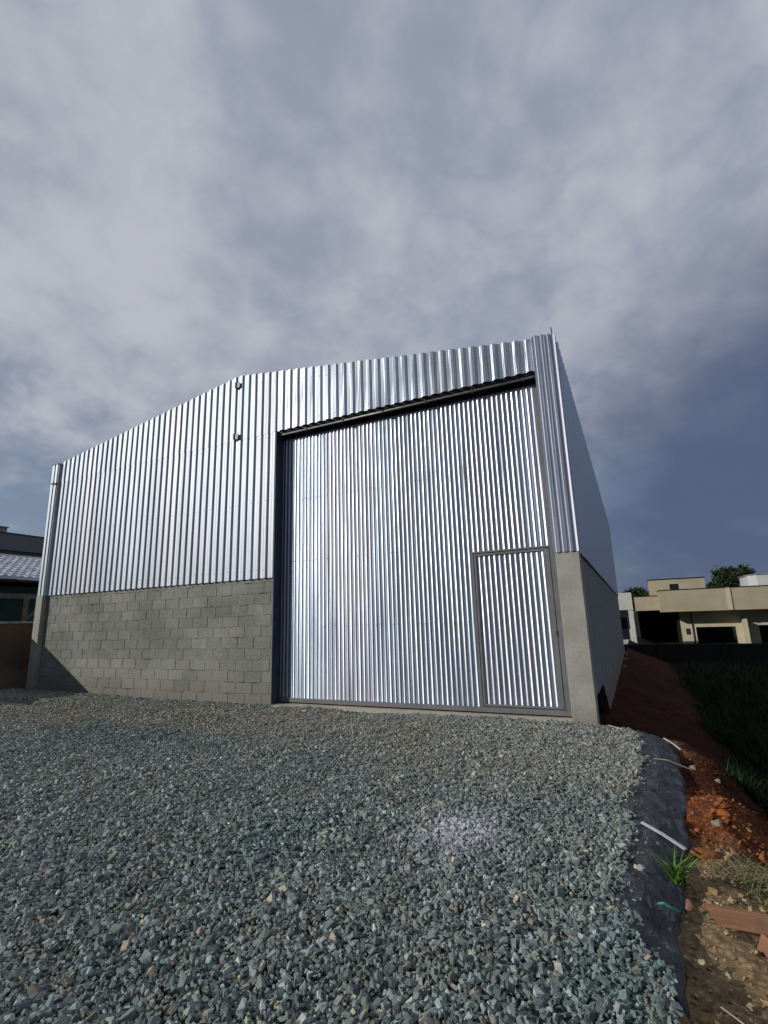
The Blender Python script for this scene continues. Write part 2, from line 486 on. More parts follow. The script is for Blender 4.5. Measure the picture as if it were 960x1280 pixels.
CAMP = np.array([.58685, -7.38621, 1.39059])
def in_view(X, Y, marg=1.7):
    dl = np.array([-2.256, 1.316]); dl = dl / np.linalg.norm(dl)
    side = (X - CAMP[0]) * dl[1] - (Y - CAMP[1]) * dl[0]        # >0 on the right of the left frame edge
    return side > -marg

# gravel stones
sp = .0166
X, Y = np.meshgrid(np.arange(-13.3, 1.0, sp), np.arange(-6.75, .14, sp))
X = X.ravel() + rng.uniform(-.5, .5, X.size) * sp; Y = Y.ravel() + rng.uniform(-.5, .5, Y.size) * sp
lim = np.interp(Y, LY, LX) + .055 * vnoise(X, Y, 7, 2) + .04 * vnoise(X, Y, 17, 4)
loose = rng.random(X.size) < .10
lim = np.where(loose, lim + np.abs(rng.normal(0, .07, X.size)), lim)
ok = in_view(X, Y) & (X < lim) & (Y < np.where(X > 0, -.06 - .42 * X, np.where(X > -.34, -.01, np.where(X > -5.36, .03, np.where(X > -12.3, .10, .6)))))
ok &= (X < np.interp(Y, EY, EX) - .02)
X, Y = X[ok], Y[ok]
n = len(X)
size = rng.lognormal(math.log(.0139), .35, n).clip(.006, .034)
fine = rng.random(n) < .2
size = np.where(fine, size * .6, size)
Z = height(X, Y) + .006 + rng.uniform(-.006, .016, n) + .012 * vnoise(X, Y, 9, 6)
over = X > np.interp(Y, LY, LX) - .12
Z = np.where(over, np.maximum(Z, .006 + .02 * rng.random(n) - .10 * np.maximum(X - np.interp(Y, LY, LX), 0)) + .006, Z)
tone = rng.lognormal(0, .33, n)[:, None]
c = np.array([.222, .262, .246])[None] * tone
r = rng.random(n)[:, None]
c = np.where(r < .16, np.array([.20, .252, .242]) * tone, c)
c = np.where((r > .20) & (r < .29), np.array([.36, .33, .26]) * tone, c)
c = np.where((r > .30) & (r < .34), np.array([.38, .40, .38]) * tone.clip(.6, 1.4), c)
c = np.where((r > .34) & (r < .36), np.array([.30, .25, .21]) * tone, c)
# dusty tan band crossing the yard in front of the building, cleaner blue-green stone nearer
dust = (sm(-3.3, -1.5, Y + .9 * fbm(X, Y, .45, 4, 51)) * sm(.3, -.7, Y) * (.30 + .28 * sm(0, -4.5, X)) * (.75 + .5 * fbm(X, Y, 1.6, 3, 77)))[:, None]
c = c * (1 - dust) + np.array([.34, .28, .215]) * (.4 + .6 * tone) * dust
tanp = (sm(.1, .6, fbm(X, Y, 1.3, 4, 66)) * .35)[:, None]
c = c * (1 - tanp) + np.array([.29, .265, .225]) * tone * tanp
cool = (sm(.0, .5, fbm(X, Y, .55, 3, 61)) * .95 * sm(-1.7, -2.4, Y))[:, None]
c = c * (1 - cool) + c * np.array([.72, .84, .89]) * cool
cem = (np.exp(-(((X + .62) / .24) ** 2 + ((Y + 3.92) / .34) ** 2)) * (1.0 + .7 * vnoise(X, Y, 6, 8))).clip(0, 1)[:, None] * .8
c = c * (1 - cem) + np.array([.58, .585, .64]) * cem
c = c.clip(.03, .75)
gt = [chip_template(k) for k in range(44)]
gravel = scatter_mesh('gravel', np.stack([X, Y, Z], -1), size, c, gt, M['stone'], .85)
tag(gravel, 'loose grey green crushed stone covering the yard before the warehouse', 'gravel', kind='stuff')

# soil clods on the cut bank at the right
n = 16000
X = rng.uniform(.60, 2.4, n); Y = -5.7 + 5.6 * rng.random(n) ** 1.25
d = bankd(X, Y)
dens = np.clip(.55 + .5 * fbm(X, Y, 2.5, 3, 71), 0, 1) * sm(-.4, -1.6, Y)
ok = (d > .015) & (rng.random(n) < dens) & (X < 1.05 + .45 * (Y + 5.6))
X, Y = X[ok], Y[ok]; n = len(X)
size = rng.lognormal(math.log(.0085), .6, n).clip(.003, .06)
size = np.where((Y > -3.4) & (Y < -2.1), size * 1.45, size)
Z = height(X, Y) + size * .25
C = zone_color(X, Y, Z) * rng.lognormal(.15, .3, (n, 1))
C = np.where(rng.random((n, 1)) < .05, np.array([.35, .29, .21]), C)
ct = [hull_template(12, .75, 100 + k, .45) for k in range(18)]
clods = scatter_mesh('soil_clods', np.stack([X, Y, Z], -1), size, C.clip(.01, .5), ct, M['soil'], 1.0)
tag(clods, 'crumbled reddish and sandy soil clods along the cut beside the black membrane', 'soil', kind='stuff')

# grass over the vacant lot
def blades(name, P, hgt, wid, lean, material, seg=3):
    n = len(P); ang = rng.uniform(0, 2 * math.pi, n); la = rng.uniform(0, 2 * math.pi, n)
    ux, uy = np.cos(ang), np.sin(ang)
    V = []
    for k in range(seg + 1):
        t = k / seg
        cx = P[:, 0] + np.cos(la) * lean * hgt * t ** 2; cy = P[:, 1] + np.sin(la) * lean * hgt * t ** 2
        cz = P[:, 2] + hgt * t * (1 - .25 * lean * t)
        w = wid * (1 - t) ** .7 * .5 + .0004
        V.append(np.stack([cx - ux * w, cy - uy * w, cz], -1)); V.append(np.stack([cx + ux * w, cy + uy * w, cz], -1))
    V = np.stack(V, 1); m = 2 * (seg + 1)
    f = np.array([[2 * k, 2 * k + 1, 2 * k + 3, 2 * k + 2] for k in range(seg)])
    F = (f[None] + (np.arange(n) * m)[:, None, None]).reshape(-1, 4)
    me = bpy.data.meshes.new(name)
    me.vertices.add(n * m); me.vertices.foreach_set('co', V.astype('f').ravel())
    me.loops.add(F.size); me.loops.foreach_set('vertex_index', F.astype('i').ravel())
    me.polygons.add(len(F)); me.polygons.foreach_set('loop_start', np.arange(0, F.size, 4, dtype='i'))
    me.materials.append(material); me.update(calc_edges=True)
    o = bpy.data.objects.new(name, me); COL.objects.link(o)
    return o
n = 52000
Y = -1.2 + 26 * rng.random(n) ** 1.6; X = 1.2 + rng.random(n) * (2.5 + .55 * (Y + 2))
dn = sm(1.35, 2.0, X - .02 * Y + .4 * fbm(X, Y, 1.0, 3, 41))
ok = rng.random(n) < dn
X, Y = X[ok], Y[ok]
hg = rng.uniform(.12, .34, len(X)) * (1 + .7 * fbm(X, Y, .6, 3, 81)).clip(.5, 1.8) * (1 + .02 * Y)
g = blades('grass', np.stack([X, Y, height(X, Y) - .01], -1), hg, .011 * (1 + .06 * np.maximum(Y, 0)), .5, M['grass'])
tag(g, 'dark uncut grass covering the vacant lot to the right', 'grass', kind='stuff')

# ------------------------------------------------------------------ warehouse
W, H0, HE, HR, D, XR = 12.57, 2.30, 5.64, 6.615, 18.9, -6.36
XJ = -5.36                         # left edge of the gateway
def gable(x): return HE + (HR - HE) * (1 - abs(x - XR) / (abs(XR) if x > XR else W + XR))
wh = empty('warehouse', (0, 0, 0))
tag(wh, 'galvanised corrugated metal warehouse with block base and huge sheet metal gate', 'warehouse')

# profiled sheet along x (front) ------------------------------------------------
TRAP = ((0.0, 0.0), (.054, 0.0), (.065, .13), (.083, .87), (.094, 1.0), (.138, 1.0), (.149, .87), (.167, .13), (.178, 0.0))   # (x, depth factor), pan first
def sheet_x(mb, x0, x1, yc, zb, zt, prof=TRAP, depth=.032, phase=0, rows=1, jit=.0015, m=0, rnd=random):
    """ribbed sheet facing -Y; yc = plane of the pans, crests stand depth in front of it"""
    pitch = prof[-1][0]; pts = []
    k = math.floor((x0 - phase) / pitch)
    while True:
        done = False
        for (a, q) in prof[:-1]:
            x = phase + k * pitch + a
            if x < x0 - 1e-6: prevq = (x, q); continue
            if x > x1 + 1e-6: done = True; break
            pts.append((x, q))
        if done: break
        k += 1
    def qat(x):
        u = (x - phase) % pitch
        for (a, q), (b, r) in zip(prof, prof[1:]):
            if a <= u <= b: return q + (r - q) * (u - a) / (b - a)
        return 0
    if pts[0][0] > x0 + 1e-4: pts.insert(0, (x0, qat(x0)))
    if pts[-1][0] < x1 - 1e-4: pts.append((x1, qat(x1)))
    cols = []
    for (x, q) in pts:
        b = zb(x) if callable(zb) else zb; t = zt(x) if callable(zt) else zt
        cc = []
        for r in range(rows + 1):
            j = rnd.uniform(-jit, jit)
            cc.append(len(mb.v)); mb.v.append((x + rnd.uniform(-jit, jit), yc - depth * q + j, b + (t - b) * r / rows))
        cols.append(cc)
    for a, b in zip(cols, cols[1:]):
        for r in range(rows):
            mb.f.append((a[r], b[r], b[r + 1], a[r + 1])); mb.mi.append(m)
    return pts

def thick(o, t=.0012):
    s = o.modifiers.new('thickness', 'SOLIDIFY'); s.thickness = t; s.offset = 1
    return o

YP = .10                           # pans of the front sheets
xl = -12.30
# lower front sheets (left of the gateway), one panel mesh per layer
mb = MB(); sheet_x(mb, xl, XJ + .005, YP, H0 - .035, 5.20, phase=-12.28, rows=3)
rs = random.Random(5)
def screw(mb, x, y, z, r=.007):
    mb.prism([(x + r * math.cos(a * math.pi / 3), z + r * math.sin(a * math.pi / 3)) for a in range(6)], 1, y - .009, y, 1)
for k in range(0, 40):
    x = -12.28 + k * .178 + .116
    if x > XJ - .05: break
    for z in (2.42, 3.75, 5.05):
        if rs.random() < .85: screw(mb, x + rs.uniform(-.008, .008), YP - .029, z + rs.uniform(-.02, .02))
lower = mb.build('wall_sheet', [M['zinc'], M['dark_steel']], wh, fixn=False); thick(lower)
mb = MB(); sheet_x(mb, xl, XJ + .005, YP - .004, 5.15, lambda x: gable(x) + .0, phase=-12.28, rows=2)
for k in range(0, 40, 2):
    x = -12.28 + k * .178 + .116
    if gable(x) - .2 > 5.3 and x < XJ: screw(mb, x, YP - .033, gable(x) - .22)
upper = mb.build('gable_sheet', [M['zinc'], M['dark_steel']], wh, fixn=False); thick(upper)
mb = MB(); sheet_x(mb, XJ + .005, -.335, YP - .004, 5.155, gable, phase=-12.28, rows=2)
for k in range(39, 68):
    x = -12.28 + k * .178 + .116
    if x > -.4: break
    screw(mb, x, YP - .033, gable(x) - .22); screw(mb, x, YP - .033, 5.25 + rs.uniform(-.02, .02))
head = mb.build('header_sheet', [M['zinc_header'], M['dark_steel']], wh, fixn=False); thick(head)
# joint plate under the overlap and dark backing line at the foot of the sheets
mb = MB(); mb.box(xl, XJ, .10, .119, H0 - .02, H0 + .0)
mb.build('closure_strip', M['dark_steel'], wh)

# corner pieces over the columns: narrower, deeper ribs folded around the corner
CORN = ((0.0, 0.0), (.036, 0.0), (.05, 1.0), (.081, 1.0), (.095, 0.0))
mb = MB(); sheet_x(mb, -.335, -.022, .0, H0 - .02, lambda x: gable(x) - .0, prof=CORN, depth=.026, phase=-.335, rows=3)
mb.quad((-.022, 0, H0 - .02), (.004, -.006, H0 - .02), (.004, -.006, HE), (-.022, 0, HE + .006))
mb.quad((.004, -.006, H0 - .02), (.006, .12, H0 - .02), (.006, .12, HE), (.004, -.006, HE))
mb.quad((-.335, .11, H0 - .02), (-.335, 0, H0 - .02), (-.335, 0, 5.69), (-.335, .11, 5.69))
thick(mb.build('corner_cladding', M['zinc_header'], wh, fixn=False))
mb = MB(); sheet_x(mb, -12.60, -12.325, .032, H0 - .03, HE + .0, prof=((0, 0), (.03, 0), (.042, 1.0), (.115, 1.0), (.13, 0)), depth=.02, phase=-12.60, rows=3)
mb.quad((-12.325, .032, H0 - .03), (-12.30, .10, H0 - .03), (-12.30, .10, HE), (-12.325, .032, HE))
mb.quad((-12.60, .2, H0 - .03), (-12.60, .032, H0 - .03), (-12.60, .032, HE), (-12.60, .2, HE))
thick(mb.build('corner_cladding', M['zinc'], wh, fixn=False))
mb = MB(); mb.box(-12.615, -12.31, .0, .16, HE, HE + .018); mb.build('corner_cap', M['dark_steel'], wh)

# brackets near the ridge and on the left corner
def bracket(x, y, z):
    mb = MB(); mb.box(x - .075, x - .015, y - .02, y + .03, z - .065, z + .06, 0); mb.box(x - .015, x + .055, y - .022, y - .012, z - .075, z + .04, 1)
    mb.build('bracket', [M['bracket'], M['grey_paint']], wh)
bracket(-6.36, .05, 6.40); bracket(-6.355, .045, 5.24)
mb = MB(); mb.box(-12.50, -12.40, -.02, .01, 5.10, 5.15); mb.box(-12.40, -12.30, -.012, .03, 5.10, 5.125); mb.build('bracket', M['dark_steel'], wh)
# block wall: every block laid with its own tone and a few millimetres of play
mb = MB(); rb = random.Random(3)
zc = -.02; row = 0
bx0, bx1 = -12.31, XJ
while zc < H0 - .01:
    z1 = min(zc + .196, H0 - .012)
    x = bx0 - (.2 if row % 2 else 0) - rb.uniform(0, .06)
    while x < bx1:
        x1 = x + .39
        a, b = max(x, bx0), min(x1, bx1)
        if b - a > .03:
            tn = rb.lognormvariate(0, .045) * (.9 if 4 <= row <= 9 and rb.random() < .45 else 1.0)
            colr = (.28 * tn, .284 * tn * rb.uniform(.99, 1.01), .263 * tn * rb.uniform(.96, 1.02), 1)
            y = .12 + rb.uniform(-.002, .004); g = .003
            zz0 = zc + g + rb.uniform(-.002, .002); zz1 = z1 - g + rb.uniform(-.002, .002)
            mb.box(a + (g if a > bx0 else 0), b - (g if b < bx1 else 0), y, y + .17, zz0, zz1, 0, colr)
        x = x1 + .005
    zc += .201; row += 1
bw = mb.build('block_wall', M['block'], wh)
bv = bw.modifiers.new('bevel', 'BEVEL'); bv.width = .004; bv.segments = 1
mb = MB(); rb2 = random.Random(8)
# mortar bed: mostly struck nearly flush with the block faces
mb.box(bx0, bx1 - .004, .1275, .28, -.02, H0 - .014, 0, (.275, .28, .262, 1))
# smears of mortar left standing proud
for _ in range(170):
    row = rb2.randint(1, 11); z = -.02 + .201 * row + rb2.uniform(-.004, .004); x = rb2.uniform(bx0 + .1, bx1 - .3); l = rb2.uniform(.04, .3)
    tn = rb2.uniform(.27, .36)
    mb.box(x, x + l, .113, .14, z - rb2.uniform(.003, .008), z + rb2.uniform(.002, .006), 0, (tn, tn * .98, tn * .9, 1))
mb.build('mortar', M['block'], bw)

# concrete columns
mb = MB(); mb.box(-.317, 0, 0, .30, -.45, H0 - .022); mb.build('concrete_column', M['column'], wh, bevel=.008)
mb = MB(); mb.box(-12.585, -12.335, 0, .30, -.2, H0 - .032); mb.build('concrete_column', M['column'], wh, bevel=.008)

# right side: rendered base wall with its ragged foot, long cladding above
ys = [.305, .42, .5, 1.2, 2.05, 2.3, 2.55, 2.75, 2.95, 3.15]
zs = [-.44, -.30, .30, .27, .21, .08, -.03, -.20, -.16, -.45]
ys = [.305, .40, .44, 1.0, 1.6, 2.15, 2.35, 2.6, 2.8, 3.0, 3.2]
zs = [-.44, -.30, .31, .29, .30, .26, .05, .02, -.22, -.18, -.5]
foot = list(zip(ys, zs)) + [(D, -.75)]
mb = MB(); mb.prism(foot + [(D, H0 - .02), (.305, H0 - .02)], 0, -.16, -.012)
mb.build('side_wall', M['render'], wh)
for i, y in enumerate((10.2, 12.6, 15.4, 18.2)):
    mb = MB(); mb.box(-.02, .10, y, y + .35, -.62 + .05 * i, -.40 + .04 * i); mb.build('footing', M['column'], wh)
def sheet_y(mb, y0, y1, xc, zb, zt, pitch=.25, depth=.03, sgn=1):
    y = y0; cols = []
    prof = ((0, 0), (.12, 0), (.145, 1), (.225, 1), (.25, 0))
    pts = []
    while y < y1:
        for a, q in prof[:-1]:
            if y + a <= y1: pts.append((y + a, q))
        y += pitch
    for (yy, q) in pts:
        i = len(mb.v); mb.v += [(xc + sgn * depth * q, yy, zb), (xc + sgn * depth * q, yy, zt)]; cols.append(i)
    for a, b in zip(cols, cols[1:]):
        mb.f.append((a, b, b + 1, a + 1)); mb.mi.append(0)
mb = MB(); sheet_y(mb, .125, D, -.006, H0 - .03, HE); mb.build('side_cladding', M['zinc_side'], wh, fixn=False)
mb = MB(); sheet_y(mb, .2, D, -W - .03, H0 - .03, HE, sgn=-1); mb.build('side_cladding', M['zinc_side'], wh, fixn=False)
mb = MB(); mb.box(-12.58, -12.44, .305, D, -1.3, H0 - .04); mb.build('side_wall', M['render'], wh)
mb = MB(); mb.box(-.008, .012, .3, D, H0 - .045, H0 - .028); mb.build('drip_edge', M['dark_steel'], wh)
# back wall and roof
mb = MB(); mb.prism([(-12.43, -1.3), (-.17, -1.3), (-.17, HE - .1), (XR, HR - .2), (-12.43, HE - .1)], 1, D - .2, D - .02); mb.build('back_wall', M['render'], wh)
mb = MB()
for xa, za, xb, zb in ((-W + .05, HE - .14, XR, HR - .14), (XR, HR - .14, -.05, HE - .14)):
    y = .2
    while y < D - .1:
        w = .2
        mb.quad((xa, y, za), (xb, y, zb), (xb, y + w * .5, zb), (xa, y + w * .5, za))
        mb.quad((xa, y + w * .5, za), (xb, y + w * .5, zb), (xb, y + w * .75, zb + .03), (xa, y + w * .75, za + .03))
        mb.quad((xa, y + w * .75, za + .03), (xb, y + w * .75, zb + .03), (xb, y + w, zb), (xa, y + w, za))
        y += w
mb.build('roof', M['zinc_side'], wh, fixn=False)
for x, y, h in ((-.035, .06, .16), (-.085, .10, .05)):
    mb = MB(); mb.tube([(x, y, HE - .5), (x + .003, y, HE + .02), (x - .004, y, HE + h)], .009, 6); mb.build('rebar', M['rust'], wh)

# gateway: jamb, threshold, overhead rail
mb = MB(); mb.box(XJ - .006, XJ + .006, .078, .50, .0, 5.19); mb.box(XJ - .08, XJ - .007, .30, .50, 0, 5.19); mb.build('jamb', M['jamb'], wh)
mb = MB(); mb.box(XJ + .0, -.32, -.015, .62, -.20, .022); mb.build('threshold', M['sill'], wh, bevel=.006)
mb = MB()
mb.box(XJ, -.34, .125, .20, 5.13, 5.34); mb.box(XJ, -.34, .20, .42, 5.26, 5.34); mb.box(XJ, -.34, .36, .42, 4.9, 5.26)
rail = mb.build('gate_rail', M['dark_steel'], wh)
mb = MB(); mb.tube([(XJ + .02, .170, 5.10), (-.36, .170, 5.10)], .020, 10); mb.build('rail_pipe', M['rail_pipe'], rail, smooth=True)
for k in range(6):
    x = -4.7 + k * .83
    mb = MB(); mb.box(x - .02, x + .02, .138, .205, 5.065, 5.16); mb.build('hanger', M['dark_steel'], rail)

# sliding gate -----------------------------------------------------------------
GY0 = .335                         # plane of the gate pans
WP = .081                          # pitch of the gate sheet: rounded ribs with a narrow flat between
WAVE = [(0.0, 0.0), (.012, 0.0), (.016, .5)]
WAVE += [(.016 + .061 * k / 10, .5 + .5 * (1 - (k / 5 - 1) ** 2)) for k in range(1, 10)]
WAVE += [(.077, .5), (.081, 0.0)]
WAVE = tuple(WAVE)
wx0, wx1, wz1 = -1.60, -.52, 2.41
mb = MB(); rg = random.Random(12)
sheet_x(mb, -5.75, wx0 - .005, GY0, .105, 5.035, prof=WAVE, depth=.0175, phase=-5.75, rows=4, jit=.00035, rnd=rg)
sheet_x(mb, wx0 - .005, -.425, GY0, wz1 + .02, 5.035, prof=WAVE, depth=.0175, phase=-5.75, rows=2, jit=.00035, rnd=rg)
GATE_MB = mb
mb = MB()
mb.box(-5.75, wx0 - .03, .300, .345, .045, .118)
mb.box(wx0 - .029, -.325, .296, .35, .045, .118)
mb.box(-.425, -.325, .300, .36, .119, 5.035)
mb.box(wx0 - .022, wx0 + .008, .296, .345, .119, wz1 + .028)
mb.box(wx0 + .009, -.426, .296, .345, wz1 - .002, wz1 + .028)
rs = random.Random(6)
def screw(mb, x, y, z, r=.007):
    mb.prism([(x + r * math.cos(a * math.pi / 3), z + r * math.sin(a * math.pi / 3)) for a in range(6)], 1, y - .009, y, 1)
for k in range(70):
    x = -5.75 + WP * k + .0465
    if x > -.45: break
    for z in (1.35, 2.55, 3.75):
        if x > wx0 - .02 and z < 2.5: continue
        if rs.random() < .45: screw(GATE_MB, x, GY0 - .0172, z + rs.uniform(-.012, .012), .007)
gate = GATE_MB.build('sliding_gate', [M['zinc_gate'], M['dark_steel']], wh, fixn=False)
mb.build('gate_frame', M['grey_paint'], gate, bevel=.003)
mb = MB(); sheet_x(mb, wx0 + .04, -.50, GY0 + .004, .135, wz1 - .04, prof=WAVE, depth=.0175, phase=-5.75, rows=3, jit=.00035, rnd=rg)
for k in range(1, 12): screw(mb, -5.75 + WP * (k + 52) + .0465, GY0 - .013, 1.32, .006)
mb.build('wicket_door', [M['zinc_gate'], M['dark_steel']], gate, fixn=False)
mb = MB()
mb.box(wx0 + .016, wx0 + .048, .300, .345, .128, wz1 - .012)
mb.box(-.505, -.435, .300, .345, .128, wz1 - .012)
mb.box(wx0 + .049, -.506, .300, .345, wz1 - .046, wz1 - .012)
mb.box(wx0 + .049, -.506, .302, .345, .128, .160)
mb.build('wicket_frame', M['grey_paint'], gate, bevel=.003)
mb = MB(); mb.box(-.445, -.428, .288, .300, 1.12, 1.20); mb.build('wicket_latch', M['dark_steel'], gate)
# added dark panel stands in for the unlit interior behind the gate gaps
mb = MB(); mb.box(XJ, -.33, .52, .56, 0.025, 5.25); mb.build('inner_shade_panel', M['dark_steel'], wh)

# ------------------------------------------------------------------ left neighbours
bwl = empty('boundary_wall', (-13.43, 0, 0))
tag(bwl, 'low dark brown boundary wall with a pale coping left of the warehouse', 'wall')
mb = MB(); mb.box(-.08, .08, -9, 16, -.2, 1.63); mb.build('wall', M['dark_wall'], bwl)
mb = MB(); mb.box(-.10, .10, -9, 16, 1.63, 1.675); mb.build('coping', M['coping'], bwl)

th = empty('tiled_house', (-18, 4, 0))
tag(th, 'low house with grey clay tile roof and green veranda behind the boundary wall', 'house')
def L(x, y): return x + 18, y - 4
# clay tile roof: rows of half-round tiles stepping down to the eave at x=-15
mb = MB(); ex, ez, rx, rz_ = -15.0, 2.90, -18.6, 4.0
ncol = 56; nrow = 11; y0 = -1.1; tw = .21
for rI in range(nrow):
    t0 = rI / nrow; t1 = (rI + 1.12) / nrow
    for cI in range(ncol):
        yy = y0 + cI * tw
        rj = random.uniform(-.008, .008)
        prev = None
        for k in range(6):
            a = math.pi * k / 5
            py = yy + tw / 2 - math.cos(a) * tw * .5; up = math.sin(a) * .06
            A = (ex + (rx - ex) * t0, py, ez + (rz_ - ez) * t0 + up + .035 + rj); B = (ex + (rx - ex) * t1, py, ez + (rz_ - ez) * t1 + up)
            if prev:
                mb.quad(*[(p[0] + 18, p[1] - 4, p[2]) for p in (prev[0], A, B, prev[1])])
                mb.quad(*[(p[0] + 18, p[1] - 4, p[2]) for p in (prev[0], A, (A[0], A[1], A[2] - up - .06), (prev[0][0], prev[0][1], A[2] - up - .06))])
            prev = (A, B)
rf_ = mb.build('roof', M['tile'], th, fixn=False)
mb = MB(); mb.prism([(ex + 18 - .06, ez - .02), (rx + 18, rz_ - .03), (-21.5 + 18, 2.9), (-21.5 + 18, 2.82), (rx + 18, rz_ - .12), (ex + 18 - .06, ez - .09)], 1, -5.05, 6.6)
mb.build('soffit', M['soffit'], rf_)
mb = MB(); mb.box(-15.4 + 18, -15.28 + 18, -5, 6.6, 2.36, 2.5); mb.build('veranda_beam', M['timber'], th)
for y in (-.8, 1.25, 4.6, 7.5, 10.2):
    mb = MB(); mb.box(2.62, 2.76, y - 4.09, y - 3.95, 0, 2.36); p = mb.build('veranda_post', M['timber'], th)
    mb = MB(); mb.prism([(y - 4 + .05, 1.72), (y - 4 + .05, 1.84), (y - 4 + .62, 2.36), (y - 4 + .74, 2.36)], 0, 2.66, 2.72); mb.build('brace', M['timber'], p)
mb = MB(); mb.box(-3.4, 1.6, -5, 6.6, 0, 2.80); mb.build('wall', M['green'], th)
mb = MB(); mb.prism([(2.9, 2.84), (-.6, 3.93), (-3.4, 2.86), (-3.4, 0), (2.0, 0)], 1, -5.2, -5.06); mb.build('sun_block_wall', M['grey_render'], th)  # unseen gable wall added to keep direct sun off the veranda post
gb = empty('grey_building', (-23, 5, 0))
tag(gb, 'plain grey building with flat parapet rising behind the tiled roof', 'building')
mb = MB(); mb.box(-4, 1.75, -14, 12, 0, 4.56); mb.build('wall', M['grey_render_light'], gb)
mb = MB(); mb.box(-4.1, 2.0, -14.1, 12.1, 4.56, 5.20); mb.build('parapet', M['grey_render'], gb)
mb = MB(); mb.box(-4.12, 2.03, -14.12, 12.12, 5.20, 5.245); mb.build('coping', M['dark_steel'], gb)
mb = MB(); mb.box(.9, 2.0, -6.5, -1.66, 5.245, 5.42); mb.box(.85, 2.05, -6.55, -1.62, 5.42, 5.455); mb.build('roof_upstand', M['grey_render_light'], gb)

# ------------------------------------------------------------------ right background
S = 1.45
def q(x, z, s=S): return CAMP[0] + s * (x - CAMP[0]), CAMP[2] + s * (z - CAMP[2])
BY = -7.386 + S * 34.386           # 42.5
G0 = -1.9
bh = empty('beige_house', (2.7, BY, 0))
tag(bh, 'long beige flat roofed house with wide parapet beyond the vacant lot', 'house')
def bb(mb, x0, x1, y0, y1, z0, z1, m=0): mb.box(x0 - 2.7, x1 - 2.7, y0 - BY, y1 - BY, z0, z1, m)
mb = MB(); bb(mb, 2.74, 22, BY, BY + 3.2, 1.53, 3.34); fas = mb.build('parapet', M['beige'], bh)
mb = MB(); bb(mb, 2.70, 22.04, BY - .04, BY + 3.2, 3.34, 3.41); mb.build('coping', M['black'], fas)
mb = MB(); bb(mb, 7.60, 7.90, BY - .10, BY, 1.55, 3.34); mb.build('pilaster', M['beige_light'], fas)
mb = MB(); bb(mb, .75, 2.74, BY + 3.2, BY + 5, 1.62, 3.0); mb.build('side_parapet', M['beige'], bh)
mb = MB(); bb(mb, .75, 2.74, BY + 3.16, BY + 5, 3.0, 3.07); mb.build('coping', M['black'], bh)
yw = BY + 1.9                      # recessed front wall
mb = MB()
bb(mb, 4.15, 5.25, yw, yw + .25, G0, 1.53); bb(mb, 5.25, 8.15, yw, yw + .25, .18, 1.53); bb(mb, 8.15, 9.75, yw, yw + .25, G0, 1.53)
bb(mb, 9.75, 13.2, yw, yw + .25, .25, 1.53); bb(mb, 13.2, 22, yw, yw + .25, G0, 1.53); bb(mb, 4.15, 4.4, yw + .25, BY + 11, G0, 1.53)
mb.build('wall', M['beige_light'], bh)
mb = MB(); bb(mb, 5.0, 8.4, yw + 3.5, yw + 3.56, G0, 1.0); mb.build('garage_shade_panel', M['opening_shade'], bh)  # dark panel paints the shade inside the garage
mb = MB(); bb(mb, 9.5, 13.5, yw + 3.5, yw + 3.56, G0, 1.0); mb.build('garage_shade_panel', M['opening_shade'], bh)
mb = MB(); bb(mb, .9, 4.15, BY + 11, BY + 11.2, G0, 1.62); bb(mb, .55, .9, BY + 3.25, BY + 11.2, G0, 1.62); bb(mb, 4.09, 4.15, BY + 2.2, BY + 11.2, G0, 1.62); mb.build('carport_wall', M['opening_shade'], bh)  # carport walls coloured near-black to paint in the shade
mb = MB(); bb(mb, .78, 22, BY + 3.2, BY + 11.2, 1.62, 1.72); mb.build('roof', M['grey_render'], bh)
mb = MB(); mb.prism([(BY + .55 - BY, G0), (yw - BY, G0), (yw - BY, .72), (BY + .55 - BY, .80)], 0, 8.58 - 2.7, 8.80 - 2.7); mb.build('partition', M['beige_light'], bh)
mb = MB(); mb.tube([(5.02 - 2.7, yw - .06 - BY, G0), (5.02 - 2.7, yw - .06 - BY, 1.5)], .05, 8); mb.build('downpipe', M['black'], bh)
mb = MB(); bb(mb, 4.48, 4.74, yw - .09, yw, -.40, .08); mb.build('meter_box', M['dark_steel'], bh)
ty = -7.386 + S * 38.386
mb = MB(); bb(mb, 2.24, 3.97, ty, ty + 3.5, 1.6, 4.62); bb(mb, 4.74, 6.90, ty, ty + 3.5, 1.6, 4.62); bb(mb, 3.97, 4.74, ty, ty + 3.5, 1.6, 3.46); bb(mb, 3.97, 4.74, ty, ty + 3.5, 4.16, 4.62)
tw_ = mb.build('roof_tower', M['beige'], bh)
mb = MB(); bb(mb, 2.18, 6.96, ty - .06, ty + 3.56, 4.62, 4.70); mb.build('coping', M['black'], tw_)
mb = MB(); bb(mb, 3.99, 4.72, ty + .15, ty + .2, 3.47, 4.15); mb.build('window', M['glass'], tw_)

